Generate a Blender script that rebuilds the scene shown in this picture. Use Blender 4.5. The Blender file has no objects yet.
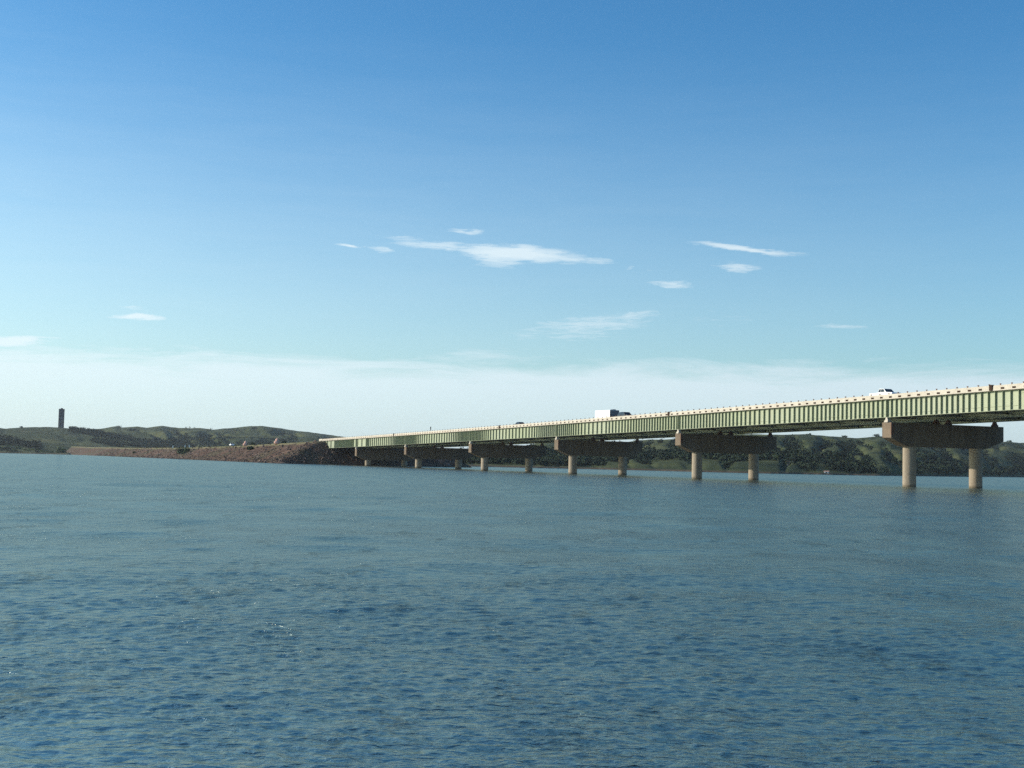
import bpy, bmesh, math, random
import numpy as np
from mathutils import Vector, Matrix
random.seed(7); rng = np.random.default_rng(11)
R = math.radians
scene = bpy.context.scene
COL = scene.collection

# ------------------------------------------------------------------ camera
CAM_H = 2.4
HAZE = .00005
F = 1300.0
K = F/1050
ROLL, PITCH = R(1.35), math.atan(78.5/1300)
fwd = Vector((0, math.cos(PITCH), math.sin(PITCH)))
upv = Vector((0, -math.sin(PITCH), math.cos(PITCH)))
rgt = Vector((1, 0, 0))
cr = rgt*math.cos(ROLL) + upv*math.sin(ROLL)
cu = upv*math.cos(ROLL) - rgt*math.sin(ROLL)
CAM = Vector((0, 0, CAM_H))
cd = bpy.data.cameras.new('camera'); cam = bpy.data.objects.new('camera', cd); COL.objects.link(cam)
cd.sensor_width = 36; cd.lens = 36*F/1024; cd.clip_start = .1; cd.clip_end = 60000
m = Matrix.Identity(4)
for i in range(3):
    m[i][0] = cr[i]; m[i][1] = cu[i]; m[i][2] = -fwd[i]; m[i][3] = CAM[i]
cam.matrix_world = m
scene.camera = cam

def ray(px, py):                       # direction of a point of the photograph
    return fwd + cr*((px-512)/F) - cu*((py-384)/F)
def azel(px, py):
    d = ray(px, py).normalized()
    return math.atan2(d.x, d.y), math.asin(d.z)
def at(px, py, Y):                     # ... at the depth Y
    d = ray(px, py); return CAM + d*(Y/d.y)
def hor_y(px): return 450.4 + .0236*px

# ------------------------------------------------------------------ helpers
def tag(o, label=None, cat=None, group=None, kind=None):
    if label: o['label'] = label
    if cat: o['category'] = cat
    if group: o['group'] = group
    if kind: o['kind'] = kind
    return o
def empty(name, loc=(0, 0, 0), rz=0):
    o = bpy.data.objects.new(name, None); COL.objects.link(o)
    o.empty_display_size = .5
    o.location = loc; o.rotation_euler = (0, 0, rz); return o
def link(name, me, parent=None, loc=(0, 0, 0)):
    o = bpy.data.objects.new(name, me); COL.objects.link(o)
    o.parent = parent; o.location = loc; return o

class MB:
    def __init__(s): s.v = []; s.f = []
    def box(s, a, b):
        n = len(s.v); x0, y0, z0 = a; x1, y1, z1 = b
        s.v += [(x0,y0,z0),(x1,y0,z0),(x1,y1,z0),(x0,y1,z0),(x0,y0,z1),(x1,y0,z1),(x1,y1,z1),(x0,y1,z1)]
        s.f += [tuple(n+i for i in q) for q in ((0,3,2,1),(4,5,6,7),(0,1,5,4),(1,2,6,5),(2,3,7,6),(3,0,4,7))]
        return s
    def bar(s, p, q, w):               # square bar between two points
        p = Vector(p); q = Vector(q); d = (q-p).normalized()
        a = d.cross(Vector((0, 0, 1)))
        a = a.normalized() if a.length > 1e-4 else Vector((1, 0, 0))
        b = d.cross(a).normalized(); n = len(s.v)
        for c in (p, q):
            for i, j in ((-1,-1),(1,-1),(1,1),(-1,1)):
                s.v.append(tuple(c + a*i*w/2 + b*j*w/2))
        s.f += [tuple(n+i for i in k) for k in ((0,1,2,3),(7,6,5,4),(0,4,5,1),(1,5,6,2),(2,6,7,3),(3,7,4,0))]
        return s
    def cyl(s, c, r0, z0, z1, r1=None, n=24, axis='z'):
        r1 = r0 if r1 is None else r1; k = len(s.v)
        for r, z in ((r0, z0), (r1, z1)):
            for i in range(n):
                a = 2*math.pi*i/n; u, w = r*math.cos(a), r*math.sin(a)
                s.v.append((c[0]+u, c[1]+w, z) if axis == 'z' else (z, c[1]+u, c[2]+w))
        s.f += [(k+i, k+(i+1) % n, k+n+(i+1) % n, k+n+i) for i in range(n)]
        s.f += [tuple(k+i for i in reversed(range(n))), tuple(k+n+i for i in range(n))]
        return s
    def sweep(s, prof, path):          # prof: [(v,z)], path: [(y, zoff)]; closed profile swept along local y
        k = len(s.v); n = len(prof)
        for (y, zo) in path:
            for (v, z) in prof: s.v.append((v, y, z+zo))
        for j in range(len(path)-1):
            for i in range(n):
                a = k+j*n+i; b = k+j*n+(i+1) % n
                s.f.append((a, b, b+n, a+n))
        s.f += [tuple(k+i for i in reversed(range(n))), tuple(k+(len(path)-1)*n+i for i in range(n))]
        return s
    def prism(s, poly, x0, x1):        # poly [(y,z)] extruded along x
        k = len(s.v); n = len(poly)
        for x in (x0, x1):
            for (y, z) in poly: s.v.append((x, y, z))
        s.f += [(k+i, k+(i+1) % n, k+n+(i+1) % n, k+n+i) for i in range(n)]
        s.f += [tuple(k+i for i in reversed(range(n))), tuple(k+n+i for i in range(n))]
        return s
    def mesh(s, name, mat, bevel=0, smooth=False):
        me = bpy.data.meshes.new(name); me.from_pydata(s.v, [], s.f)
        bm = bmesh.new(); bm.from_mesh(me)
        bmesh.ops.recalc_face_normals(bm, faces=bm.faces)
        if bevel: bmesh.ops.bevel(bm, geom=list(bm.edges), offset=bevel, segments=2, affect='EDGES', profile=.6)
        bm.to_mesh(me); bm.free()
        me.materials.append(mat)
        if smooth:
            me.polygons.foreach_set('use_smooth', [True]*len(me.polygons))
            try: me.set_sharp_from_angle(angle=R(40))
            except Exception: pass
        return me
    def build(s, name, mat, parent=None, loc=(0, 0, 0), bevel=0, smooth=False):
        return link(name, s.mesh(name, mat, bevel, smooth), parent, loc)

def np_mesh(name, V, Fq, mat, smooth=True):
    me = bpy.data.meshes.new(name)
    V = np.asarray(V, np.float32); Fq = np.asarray(Fq, np.int32); k = Fq.shape[1]
    me.vertices.add(len(V)); me.vertices.foreach_set('co', V.ravel())
    me.loops.add(Fq.size); me.loops.foreach_set('vertex_index', Fq.ravel())
    me.polygons.add(len(Fq)); me.polygons.foreach_set('loop_start', np.arange(0, Fq.size, k, dtype=np.int32))
    me.polygons.foreach_set('use_smooth', np.full(len(Fq), smooth))
    me.update(calc_edges=True); me.validate(); me.materials.append(mat); return me
def grid_faces(n, mm):
    i = np.arange(n-1)[:, None]*mm + np.arange(mm-1)[None, :]
    return np.stack([i, i+1, i+mm+1, i+mm], -1).reshape(-1, 4)

# numpy gradient noise
def _h(ix, iy, seed):
    h = (ix.astype(np.int64)*374761393 + iy.astype(np.int64)*668265263 + seed*982451653) & 0xffffffff
    h = ((h ^ (h >> 13))*1274126177) & 0xffffffff
    return ((h ^ (h >> 16)) & 0xffff)/65535.0*2*math.pi
def noise(x, y, seed=0):
    x = np.asarray(x, float); y = np.asarray(y, float)
    ix = np.floor(x); iy = np.floor(y); fx = x-ix; fy = y-iy
    u = fx**3*(fx*(fx*6-15)+10); w = fy**3*(fy*(fy*6-15)+10)
    def g(dx, dy):
        a = _h(ix+dx, iy+dy, seed); return np.cos(a)*(fx-dx)+np.sin(a)*(fy-dy)
    return ((g(0,0)*(1-u)+g(1,0)*u)*(1-w)+(g(0,1)*(1-u)+g(1,1)*u)*w)*1.5
def fbm(x, y, o=4, seed=0):
    s = 0; a = 1; f = 1
    for i in range(o):
        s = s + a*noise(x*f, y*f, seed+i*17); a *= .5; f *= 2.03
    return s
def sstep(a, b, x):
    t = np.clip((x-a)/(b-a), 0, 1); return t*t*(3-2*t)

# ------------------------------------------------------------------ materials
def lin(c): return tuple(((x/255)/12.92 if x/255 <= .04045 else ((x/255+.055)/1.055)**2.4) for x in c)
def newmat(name):
    m = bpy.data.materials.new(name); m.use_nodes = True
    nt = m.node_tree; b = nt.nodes['Principled BSDF']; return m, nt, b
def N(nt, t, **k):
    n = nt.nodes.new(t)
    for a, v in k.items(): setattr(n, a, v)
    return n
def noise_mix(nt, c1, c2, scale, detail=5, lo=.35, hi=.65, coord='Object', sc=(1, 1, 1), prev=None, fac=1.0):
    tc = N(nt, 'ShaderNodeTexCoord') if coord != 'Pos' else N(nt, 'ShaderNodeNewGeometry')
    mp = N(nt, 'ShaderNodeMapping'); mp.inputs['Scale'].default_value = sc
    nt.links.new(tc.outputs['Position' if coord == 'Pos' else coord], mp.inputs['Vector'])
    no = N(nt, 'ShaderNodeTexNoise'); no.inputs['Scale'].default_value = scale; no.inputs['Detail'].default_value = detail
    nt.links.new(mp.outputs[0], no.inputs['Vector'])
    mr = N(nt, 'ShaderNodeMapRange'); mr.inputs[1].default_value = lo; mr.inputs[2].default_value = hi; mr.inputs[4].default_value = fac
    nt.links.new(no.outputs['Fac'], mr.inputs[0])
    mx = N(nt, 'ShaderNodeMix', data_type='RGBA')
    nt.links.new(mr.outputs[0], mx.inputs[0])
    if prev is None: mx.inputs[6].default_value = (*c1, 1)
    else: nt.links.new(prev, mx.inputs[6])
    mx.inputs[7].default_value = (*c2, 1)
    return mx.outputs[2]
def simple(name, c1, c2, scale=1.5, rough=.7, spec=.3, metal=0, sc=(1, 1, 1), c3=None, bump=0, coord='Object'):
    m, nt, b = newmat(name)
    out = noise_mix(nt, c1, c2, scale, sc=sc, coord=coord)
    if c3: out = noise_mix(nt, None, c3, scale*4.7, lo=.55, hi=.75, prev=out, fac=.7, coord=coord)
    nt.links.new(out, b.inputs['Base Color'])
    b.inputs['Roughness'].default_value = rough; b.inputs['Specular IOR Level'].default_value = spec
    b.inputs['Metallic'].default_value = metal
    if bump:
        no = N(nt, 'ShaderNodeTexNoise'); no.inputs['Scale'].default_value = scale*8; no.inputs['Detail'].default_value = 6
        tc = N(nt, 'ShaderNodeTexCoord'); nt.links.new(tc.outputs['Object'], no.inputs['Vector'])
        bp = N(nt, 'ShaderNodeBump'); bp.inputs['Strength'].default_value = bump; bp.inputs['Distance'].default_value = .1
        nt.links.new(no.outputs['Fac'], bp.inputs['Height']); nt.links.new(bp.outputs[0], b.inputs['Normal'])
    return m

M = {}
M['green_paint'] = simple('green_paint', (.235,.27,.17), (.27,.30,.195), .35, .5, .4, c3=(.20,.23,.145), sc=(1,1,.5))
def weather(m, tint, scale, sc, lo, hi, fac):
    nt = m.node_tree; b = nt.nodes['Principled BSDF']; prev = b.inputs['Base Color'].links[0].from_socket
    nt.links.new(noise_mix(nt, None, tint, scale, sc=sc, lo=lo, hi=hi, prev=prev, fac=fac), b.inputs['Base Color'])
weather(M['green_paint'], (.20,.15,.085), .9, (1, 1, .12), .60, .78, .55)
weather(M['green_paint'], (.28,.305,.225), .05, (1, 1, .3), .45, .62, .6)
M['concrete'] = simple('concrete', (.30,.255,.195), (.25,.21,.16), .5, .85, .2, sc=(1,1,.35), c3=(.18,.14,.10), bump=.3)
M['parapet_concrete'] = simple('parapet_concrete', (.46,.425,.36), (.40,.36,.30), .8, .8, .2, c3=(.32,.26,.20))
M['rust_steel'] = simple('rust_steel', (.10,.05,.035), (.16,.08,.05), 4, .8, .3)
M['dark_steel'] = simple('dark_steel', (.09,.10,.08), (.13,.13,.11), 4, .6, .4)
M['cap_concrete'] = simple('cap_concrete', (.165,.128,.092), (.125,.097,.07), .5, .9, .15, sc=(1,1,.35), c3=(.095,.073,.054), bump=.3)
weather(M['cap_concrete'], (.07,.055,.042), .8, (1, 1, .10), .52, .70, .7)
weather(M['concrete'], (.13,.105,.08), .9, (1, 1, .08), .55, .72, .6)
nt_ = M['concrete'].node_tree; b_ = nt_.nodes['Principled BSDF']        # dark water stain at the foot of the columns
g_ = N(nt_, 'ShaderNodeNewGeometry'); x_ = N(nt_, 'ShaderNodeSeparateXYZ'); nt_.links.new(g_.outputs['Position'], x_.inputs[0])
r_ = N(nt_, 'ShaderNodeMapRange'); nt_.links.new(x_.outputs[2], r_.inputs[0]); r_.inputs[1].default_value = .5; r_.inputs[2].default_value = .1
k_ = N(nt_, 'ShaderNodeMix', data_type='RGBA'); nt_.links.new(r_.outputs[0], k_.inputs[0]); nt_.links.new(b_.inputs['Base Color'].links[0].from_socket, k_.inputs[6])
k_.inputs[7].default_value = (.12, .10, .07, 1); nt_.links.new(k_.outputs[2], b_.inputs['Base Color'])
M['opening'] = simple('opening', (.03,.018,.014), (.05,.03,.02), 4, .9, .1)
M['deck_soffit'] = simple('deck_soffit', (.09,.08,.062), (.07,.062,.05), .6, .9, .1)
M['asphalt'] = simple('asphalt', (.06,.058,.055), (.075,.07,.066), .5, .9, .2)
M['white_paint'] = simple('white_paint', (.78,.78,.76), (.72,.72,.70), 2, .35, .5)
M['dark_paint'] = simple('dark_paint', (.018,.020,.024), (.026,.028,.032), 2, .25, .5)
M['shade_and_vent_paint'] = simple('shade_and_vent_paint', (.05,.07,.10), (.06,.08,.115), 2, .3, .5)  # shade of the white trailer's front as colour; also paints the roof vent
M['tyre'] = simple('tyre', (.02,.02,.02), (.03,.03,.03), 6, .9, .2)
M['rim'] = simple('rim', (.45,.45,.46), (.38,.38,.39), 6, .35, .5, metal=.8)
M['car_glass'] = simple('car_glass', (.012,.015,.018), (.016,.02,.024), 1, .06, .6)
M['lamp_glass'] = simple('lamp_glass', (.7,.7,.66), (.6,.6,.58), 4, .15, .6)
M['tail_red'] = simple('tail_red', (.35,.02,.015), (.3,.02,.015), 4, .2, .5)
M['tower_wall'] = simple('tower_wall', (.06,.066,.074), (.08,.085,.09), .25, .8, .2, sc=(1,1,.3))
M['tower_trim'] = simple('tower_trim', (.05,.055,.06), (.07,.075,.08), .6, .8, .2)
M['leaf_dark'] = simple('leaf_dark', (.020,.040,.016), (.040,.066,.024), .35, .8, .15, c3=(.055,.08,.03), coord='Object')
M['leaf_green'] = simple('leaf_green', (.045,.085,.022), (.075,.12,.034), .3, .8, .15, c3=(.03,.06,.02))
M['leaf_wood'] = simple('leaf_wood', (.013,.024,.014), (.022,.036,.019), .02, .85, .1, c3=(.03,.045,.022))
M['bark'] = simple('bark', (.07,.05,.035), (.1,.075,.05), 5, .9, .1)
M['stone'] = simple('stone', (.12,.083,.066), (.06,.042,.034), .25, .9, .2, c3=(.30,.25,.21), coord='Object')
M['pink_rock'] = simple('pink_rock', (.70,.42,.33), (.60,.35,.27), 1.2, .9, .2, bump=.3)
M['sign_paint'] = simple('sign_paint', (.03,.035,.03), (.045,.05,.045), 3, .5, .4)
M['roof_tan'] = simple('roof_tan', (.45,.28,.22), (.38,.24,.19), 1, .8, .2)

# ------------------------------------------------------------------ sky, sun
SUN_AZ, SUN_EL = R(-80), R(20)         # measured from +Y towards +X
sdir = Vector((math.sin(SUN_AZ)*math.cos(SUN_EL), math.cos(SUN_AZ)*math.cos(SUN_EL), math.sin(SUN_EL)))
sl = bpy.data.lights.new('sun', 'SUN'); so = bpy.data.objects.new('sun', sl); COL.objects.link(so)
sl.energy = 5.0; sl.angle = R(.53); sl.color = (1, .90, .76)
so.rotation_euler = (-sdir).to_track_quat('-Z', 'Y').to_euler(); so.location = sdir*300

w = bpy.data.worlds.new('World'); scene.world = w; w.use_nodes = True
nt = w.node_tree; bg = nt.nodes['Background']; bg.inputs['Strength'].default_value = .112
sky = N(nt, 'ShaderNodeTexSky'); sky.sky_type = 'NISHITA'; sky.sun_disc = False
sky.sun_elevation = SUN_EL; sky.sun_rotation = SUN_AZ % (2*math.pi)
sky.air_density = 1.0; sky.dust_density = 1.7; sky.ozone_density = 1.6; sky.altitude = 500
tc = N(nt, 'ShaderNodeTexCoord'); sx = N(nt, 'ShaderNodeSeparateXYZ')
nt.links.new(tc.outputs['Generated'], sx.inputs[0])
def mth(op, a, b=None, clamp=False):
    n = N(nt, 'ShaderNodeMath', operation=op, use_clamp=clamp)
    for i, v in enumerate((a, b)):
        if v is None: continue
        if isinstance(v, (int, float)): n.inputs[i].default_value = v
        else: nt.links.new(v, n.inputs[i])
    return n.outputs[0]
AZ = mth('ARCTAN2', sx.outputs[0], sx.outputs[1]); EL = mth('ARCSINE', sx.outputs[2])
def comb(a, b):
    c = N(nt, 'ShaderNodeCombineXYZ')
    for i, v in enumerate((a, b)): nt.links.new(v, c.inputs[i])
    return c.outputs[0]
P = comb(AZ, EL)
def wnoise(vec, sc, scale, detail=6, rough=.55, dist=0):
    mp = N(nt, 'ShaderNodeMapping'); mp.inputs['Scale'].default_value = sc; nt.links.new(vec, mp.inputs[0])
    n = N(nt, 'ShaderNodeTexNoise'); n.inputs['Scale'].default_value = scale; n.inputs['Detail'].default_value = detail
    n.inputs['Roughness'].default_value = rough; n.inputs['Distortion'].default_value = dist
    nt.links.new(mp.outputs[0], n.inputs['Vector']); return n
warp = wnoise(P, (1, 4.5, 1), 22, 5, .6)
wsub = N(nt, 'ShaderNodeVectorMath', operation='SUBTRACT'); nt.links.new(warp.outputs['Color'], wsub.inputs[0]); wsub.inputs[1].default_value = (.5, .5, .5)
wmul = N(nt, 'ShaderNodeVectorMath', operation='MULTIPLY'); nt.links.new(wsub.outputs[0], wmul.inputs[0]); wmul.inputs[1].default_value = (.055, .0105, 0)
wadd = N(nt, 'ShaderNodeVectorMath', operation='ADD'); nt.links.new(P, wadd.inputs[0]); nt.links.new(wmul.outputs[0], wadd.inputs[1])
PW = wadd.outputs[0]
clouds = [  # x, y, half width, half height, slope, density (as seen in the photograph, stored as directions)
 (520,254,92,8,.075,1.0),(500,256,45,12,.05,.8),(435,245,70,6,.05,.7),(400,238,40,4,.03,.55),(352,246,17,2.6,.1,.85),(383,250,24,2.2,.10,.6),(565,259,62,5,.10,.75),(460,230,26,3,.05,.65),
 (745,248,78,3.2,.085,.9),(735,267,38,4,.02,.72),(675,284,34,2.4,.04,.72),(630,268,10,2.5,0,.6),(655,273,18,3,-.1,.4),
 (137,317,42,4,0,1),(135,308,34,3,0,.6),(170,302,180,5,-.005,.42),(12,341,58,6,0,1),(297,333,16,4,0,.45),(60,352,150,6,0,.6),
 (590,325,105,12,-.06,.62),(640,316,44,5,-.05,.6),(560,335,130,10,0,.5),(720,322,120,9,.02,.38),(840,327,42,3,0,.6),(780,320,20,2.6,0,.3),(810,318,12,2.6,0,.3),(705,313,14,3,0,.35),(500,338,60,7,-.04,.3),(470,250,170,15,.06,.28),(740,260,120,16,.03,.2),(660,276,70,9,0,.25),(560,330,170,16,-.02,.34),(150,306,210,11,0,.32)]
acc = None
for (cx, cy, hw, hh, sl_, st) in clouds:
    a, e = azel(cx, cy); a2, e2 = azel(cx+hw, cy+hw*sl_)
    L = math.hypot(a2-a, e2-e); rot = math.atan2(e2-e, a2-a)
    mp = N(nt, 'ShaderNodeMapping', vector_type='TEXTURE')
    mp.inputs['Location'].default_value = (a, e, 0); mp.inputs['Rotation'].default_value = (0, 0, rot); mp.inputs['Scale'].default_value = (L*1.35, hh*1.9/F, 1)
    nt.links.new(PW, mp.inputs[0])
    ln = N(nt, 'ShaderNodeVectorMath', operation='LENGTH'); nt.links.new(mp.outputs[0], ln.inputs[0])
    mr = N(nt, 'ShaderNodeMapRange', interpolation_type='SMOOTHSTEP'); nt.links.new(ln.outputs['Value'], mr.inputs[0])
    mr.inputs[1].default_value = 1.0; mr.inputs[2].default_value = .05; mr.inputs[3].default_value = 0; mr.inputs[4].default_value = st
    acc = mr.outputs[0] if acc is None else mth('MAXIMUM', acc, mr.outputs[0])
streak = wnoise(P, (1, 9, 1), 52, 10, .74, .7)
smr = N(nt, 'ShaderNodeMapRange', interpolation_type='SMOOTHSTEP'); nt.links.new(streak.outputs['Fac'], smr.inputs[0])
smr.inputs[1].default_value = .30; smr.inputs[2].default_value = .58; smr.inputs[3].default_value = .18
er = mth('ADD', mth('MULTIPLY', acc, 1.3), mth('MULTIPLY', mth('SUBTRACT', streak.outputs['Fac'], .47), 3.0), True)
cl = mth('MULTIPLY', mth('MULTIPLY', mth('POWER', acc, .9), er), 1.08)
# pale bank of thin cloud low over the horizon
bw = wnoise(P, (1, 9, 1), 7, 8, .66, .5)
elw = mth('ADD', EL, mth('MULTIPLY', mth('SUBTRACT', bw.outputs['Fac'], .5), .055))
tilt = mth('ADD', elw, mth('MULTIPLY', AZ, .0))
top = N(nt, 'ShaderNodeMapRange', interpolation_type='SMOOTHSTEP'); nt.links.new(tilt, top.inputs[0])
top.inputs[1].default_value = .094; top.inputs[2].default_value = .060
bank = mth('MULTIPLY', top.outputs[0], .93)
lowf = N(nt, 'ShaderNodeMapRange', interpolation_type='SMOOTHSTEP'); nt.links.new(EL, lowf.inputs[0])
lowf.inputs[1].default_value = .02; lowf.inputs[2].default_value = .065; lowf.inputs[3].default_value = .85; lowf.inputs[4].default_value = 1
bank = mth('MULTIPLY', bank, lowf.outputs[0])
veil = N(nt, 'ShaderNodeMapRange', interpolation_type='SMOOTHSTEP'); nt.links.new(elw, veil.inputs[0])
veil.inputs[1].default_value = .34; veil.inputs[2].default_value = .05
vl = N(nt, 'ShaderNodeMapRange'); nt.links.new(AZ, vl.inputs[0]); vl.inputs[1].default_value = -.4; vl.inputs[2].default_value = .35; vl.inputs[3].default_value = .50; vl.inputs[4].default_value = .24
tot = mth('MAXIMUM', mth('MAXIMUM', cl, bank, True), mth('MULTIPLY', veil.outputs[0], vl.outputs[0]), True)
tot = mth('MULTIPLY', tot, .92)
mx = N(nt, 'ShaderNodeMix', data_type='RGBA'); nt.links.new(tot, mx.inputs[0])
hs = N(nt, 'ShaderNodeHueSaturation'); hs.inputs['Saturation'].default_value = 1.3; nt.links.new(sky.outputs[0], hs.inputs['Color'])
tn = N(nt, 'ShaderNodeMix', data_type='RGBA', blend_type='MULTIPLY'); tn.inputs[0].default_value = 1; nt.links.new(hs.outputs[0], tn.inputs[6]); tn.inputs[7].default_value = (.68, 1.055, 1.19, 1)
nt.links.new(tn.outputs[2], mx.inputs[6])
cb = N(nt, 'ShaderNodeMapRange'); nt.links.new(AZ, cb.inputs[0]); cb.inputs[1].default_value = -.35; cb.inputs[2].default_value = .40   # cloud is brighter towards the sun
cc = N(nt, 'ShaderNodeMix', data_type='RGBA'); nt.links.new(cb.outputs[0], cc.inputs[0]); cc.inputs[6].default_value = (5.9, 6.9, 7.3, 1); cc.inputs[7].default_value = (4.9, 5.8, 6.4, 1)
nt.links.new(cc.outputs[2], mx.inputs[7])
nt.links.new(mx.outputs[2], bg.inputs['Color'])

# ------------------------------------------------------------------ water
def water_mat():
    m, nt, b = newmat('lake_water')
    nt.nodes.remove(b)
    df = N(nt, 'ShaderNodeBsdfDiffuse'); df.inputs['Color'].default_value = (.022, .027, .024, 1)
    gl = N(nt, 'ShaderNodeBsdfGlossy'); gl.inputs['Color'].default_value = (.83, .87, .73, 1); gl.inputs['Roughness'].default_value = .19
    fr = N(nt, 'ShaderNodeFresnel'); fr.inputs['IOR'].default_value = 1.333
    fc = N(nt, 'ShaderNodeMath', operation='MINIMUM'); pw = N(nt, 'ShaderNodeMath', operation='POWER'); nt.links.new(fr.outputs[0], pw.inputs[0]); pw.inputs[1].default_value = 2.2
    ml = N(nt, 'ShaderNodeMath', operation='MULTIPLY'); nt.links.new(pw.outputs[0], ml.inputs[0]); ml.inputs[1].default_value = .84
    nt.links.new(ml.outputs[0], fc.inputs[0]); fc.inputs[1].default_value = .60   # rough water never mirrors fully
    mxs = N(nt, 'ShaderNodeMixShader'); nt.links.new(fc.outputs[0], mxs.inputs[0]); nt.links.new(df.outputs[0], mxs.inputs[1]); nt.links.new(gl.outputs[0], mxs.inputs[2])
    nt.links.new(mxs.outputs[0], nt.nodes['Material Output'].inputs['Surface'])
    geo = N(nt, 'ShaderNodeNewGeometry')
    def ns(sc, scale, det, rough=.55, dist=0):
        mp = N(nt, 'ShaderNodeMapping'); mp.inputs['Scale'].default_value = sc; mp.inputs['Rotation'].default_value = (0, 0, R(12))
        nt.links.new(geo.outputs['Position'], mp.inputs[0])
        n = N(nt, 'ShaderNodeTexNoise'); n.inputs['Scale'].default_value = scale; n.inputs['Detail'].default_value = det
        n.inputs['Roughness'].default_value = rough; n.inputs['Distortion'].default_value = dist
        nt.links.new(mp.outputs[0], n.inputs['Vector']); return n.outputs['Fac']
    fine = ns((1, 1.5, 1), 5.0, 4, .6, .3)
    gust = ns((.35, 1, 1), .035, 4, .6)
    mr = N(nt, 'ShaderNodeMapRange'); nt.links.new(gust, mr.inputs[0])
    mr.inputs[1].default_value = .3; mr.inputs[2].default_value = .7; mr.inputs[3].default_value = .65; mr.inputs[4].default_value = 1.1
    pat = ns((1, .7, 1), .22, 7, .72, .2)
    mp2 = N(nt, 'ShaderNodeMapRange'); nt.links.new(pat, mp2.inputs[0]); mp2.inputs[1].default_value = .32; mp2.inputs[2].default_value = .68; mp2.inputs[3].default_value = .05; mp2.inputs[4].default_value = 2.0
    mm_ = N(nt, 'ShaderNodeMath', operation='MULTIPLY'); nt.links.new(mr.outputs[0], mm_.inputs[0]); nt.links.new(mp2.outputs[0], mm_.inputs[1])
    # ruffled and smoother patches of every size: ruffled water mirrors less
    ruf = ns((1, .4, 1), .8, 10, .85, .3)
    rm = N(nt, 'ShaderNodeMapRange'); nt.links.new(ruf, rm.inputs[0]); rm.inputs[1].default_value = .40; rm.inputs[2].default_value = .60; rm.inputs[3].default_value = 1.16; rm.inputs[4].default_value = .42
    nt.links.new(rm.outputs[0], ml.inputs[1])
    b1 = N(nt, 'ShaderNodeBump'); b1.inputs['Distance'].default_value = .09; nt.links.new(mm_.outputs[0], b1.inputs['Strength']); nt.links.new(fine, b1.inputs['Height'])
    mid = ns((.8, 1.3, 1), 2.0, 4, .55, .4)
    b2 = N(nt, 'ShaderNodeBump'); b2.inputs['Distance'].default_value = .11; b2.inputs['Strength'].default_value = .9
    nt.links.new(mid, b2.inputs['Height']); nt.links.new(b1.outputs[0], b2.inputs['Normal'])
    for q in (gl, fr, df): nt.links.new(b2.outputs[0], q.inputs['Normal'])
    return m
M['water'] = water_mat()
ya = np.concatenate([np.linspace(1400, 345, 40)[:-1], np.arange(345, 60, -.45), np.arange(60, 8, -.35), np.arange(8, .45, -.6), [.28]])
wr = CAM_H*F/ya; wr[0] = .02
wa = np.concatenate([np.linspace(R(-180), R(-34), 140)[:-1], np.linspace(R(-34), R(34), 1150), np.linspace(R(34), R(180), 140)[1:]])
WA, WRr = np.meshgrid(wa, wr, indexing='ij')
WX = WRr*np.sin(WA); WY = WRr*np.cos(WA)
cell = np.gradient(wr)[None, :]*np.ones_like(WX)
gust = 1 + .35*fbm(WX/38, WY/17, 3, 201)
WZ = np.zeros_like(WX); wrng = np.random.default_rng(5)
for i in range(80):
    lam = .08*(.55/.08)**wrng.random(); th = R(90+8) + R(48)*wrng.standard_normal()
    kx, ky = math.cos(th)*2*math.pi/lam, math.sin(th)*2*math.pi/lam
    amp = .0165*lam/(2*math.pi)*(1.2 if lam < .8 else .8)
    fade = sstep(1.9, 4.2, lam/cell)
    ph = kx*WX + ky*WY + wrng.random()*6.28 + .9*math.sin(i)*noise(WX/(lam*9), WY/(lam*9), 300+i)
    WZ += amp*fade*np.sin(ph)*(gust if lam < 1.5 else 1)
for i in range(72):
    lam = .55*(14/.55)**wrng.random(); th = R(90+8) + R(42)*wrng.standard_normal()
    kx, ky = math.cos(th)*2*math.pi/lam, math.sin(th)*2*math.pi/lam
    ph = kx*WX + ky*WY + wrng.random()*6.28 + 1.6*noise(WX/(lam*5), WY/(lam*5), 500+i)
    WZ += .0058*lam/(2*math.pi)*sstep(1.7, 3.4, lam/cell)*np.sin(ph)
V = np.stack([WX, WY, WZ], -1).reshape(-1, 3)
tag(link('lake_water', np_mesh('lake_water', V, grid_faces(len(wa), len(wr)), M['water'])), kind='structure')

# ------------------------------------------------------------------ bridge
TH = R(23.95)
B0 = Vector((60.3, 208, 0))            # water point under the near girder at the first pier in view
du = Vector((-math.sin(TH), math.cos(TH), 0)); dv = Vector((math.cos(TH), math.sin(TH), 0))
def W(v, s, z): return B0 + dv*v + du*s + Vector((0, 0, z))
def zb(s): return CAM_H + 8.62 - .01727*s + .00000745*s*s      # underside of the girders
GD = 2.85                              # girder depth
PIERS = [-190, -127, -64, 0, 63.7, 120.5, 176.3, 231.5, 284.9]
S0, S1 = -222, 326.4
GV = [0, 9.9, 12.45, 22.4]
bridge = tag(empty('bridge', B0, TH), 'long green plate girder bridge on concrete piers crossing the lake', 'bridge')
SS = [S0 + i*(S1-S0)/93 for i in range(94)]
girders = []
for gi, gv in enumerate(GV):
    t, fw, ft = .03, .28, .05
    prof = [(gv-fw,0),(gv+fw,0),(gv+fw,ft),(gv+t,ft),(gv+t,GD-ft),(gv+fw,GD-ft),(gv+fw,GD),(gv-fw,GD),(gv-fw,GD-ft),(gv-t,GD-ft),(gv-t,ft),(gv-fw,ft)]
    b = MB().sweep(prof, [(s, zb(s)) for s in SS])
    girders.append(b.build('girder', M['green_paint'], bridge))
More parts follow.
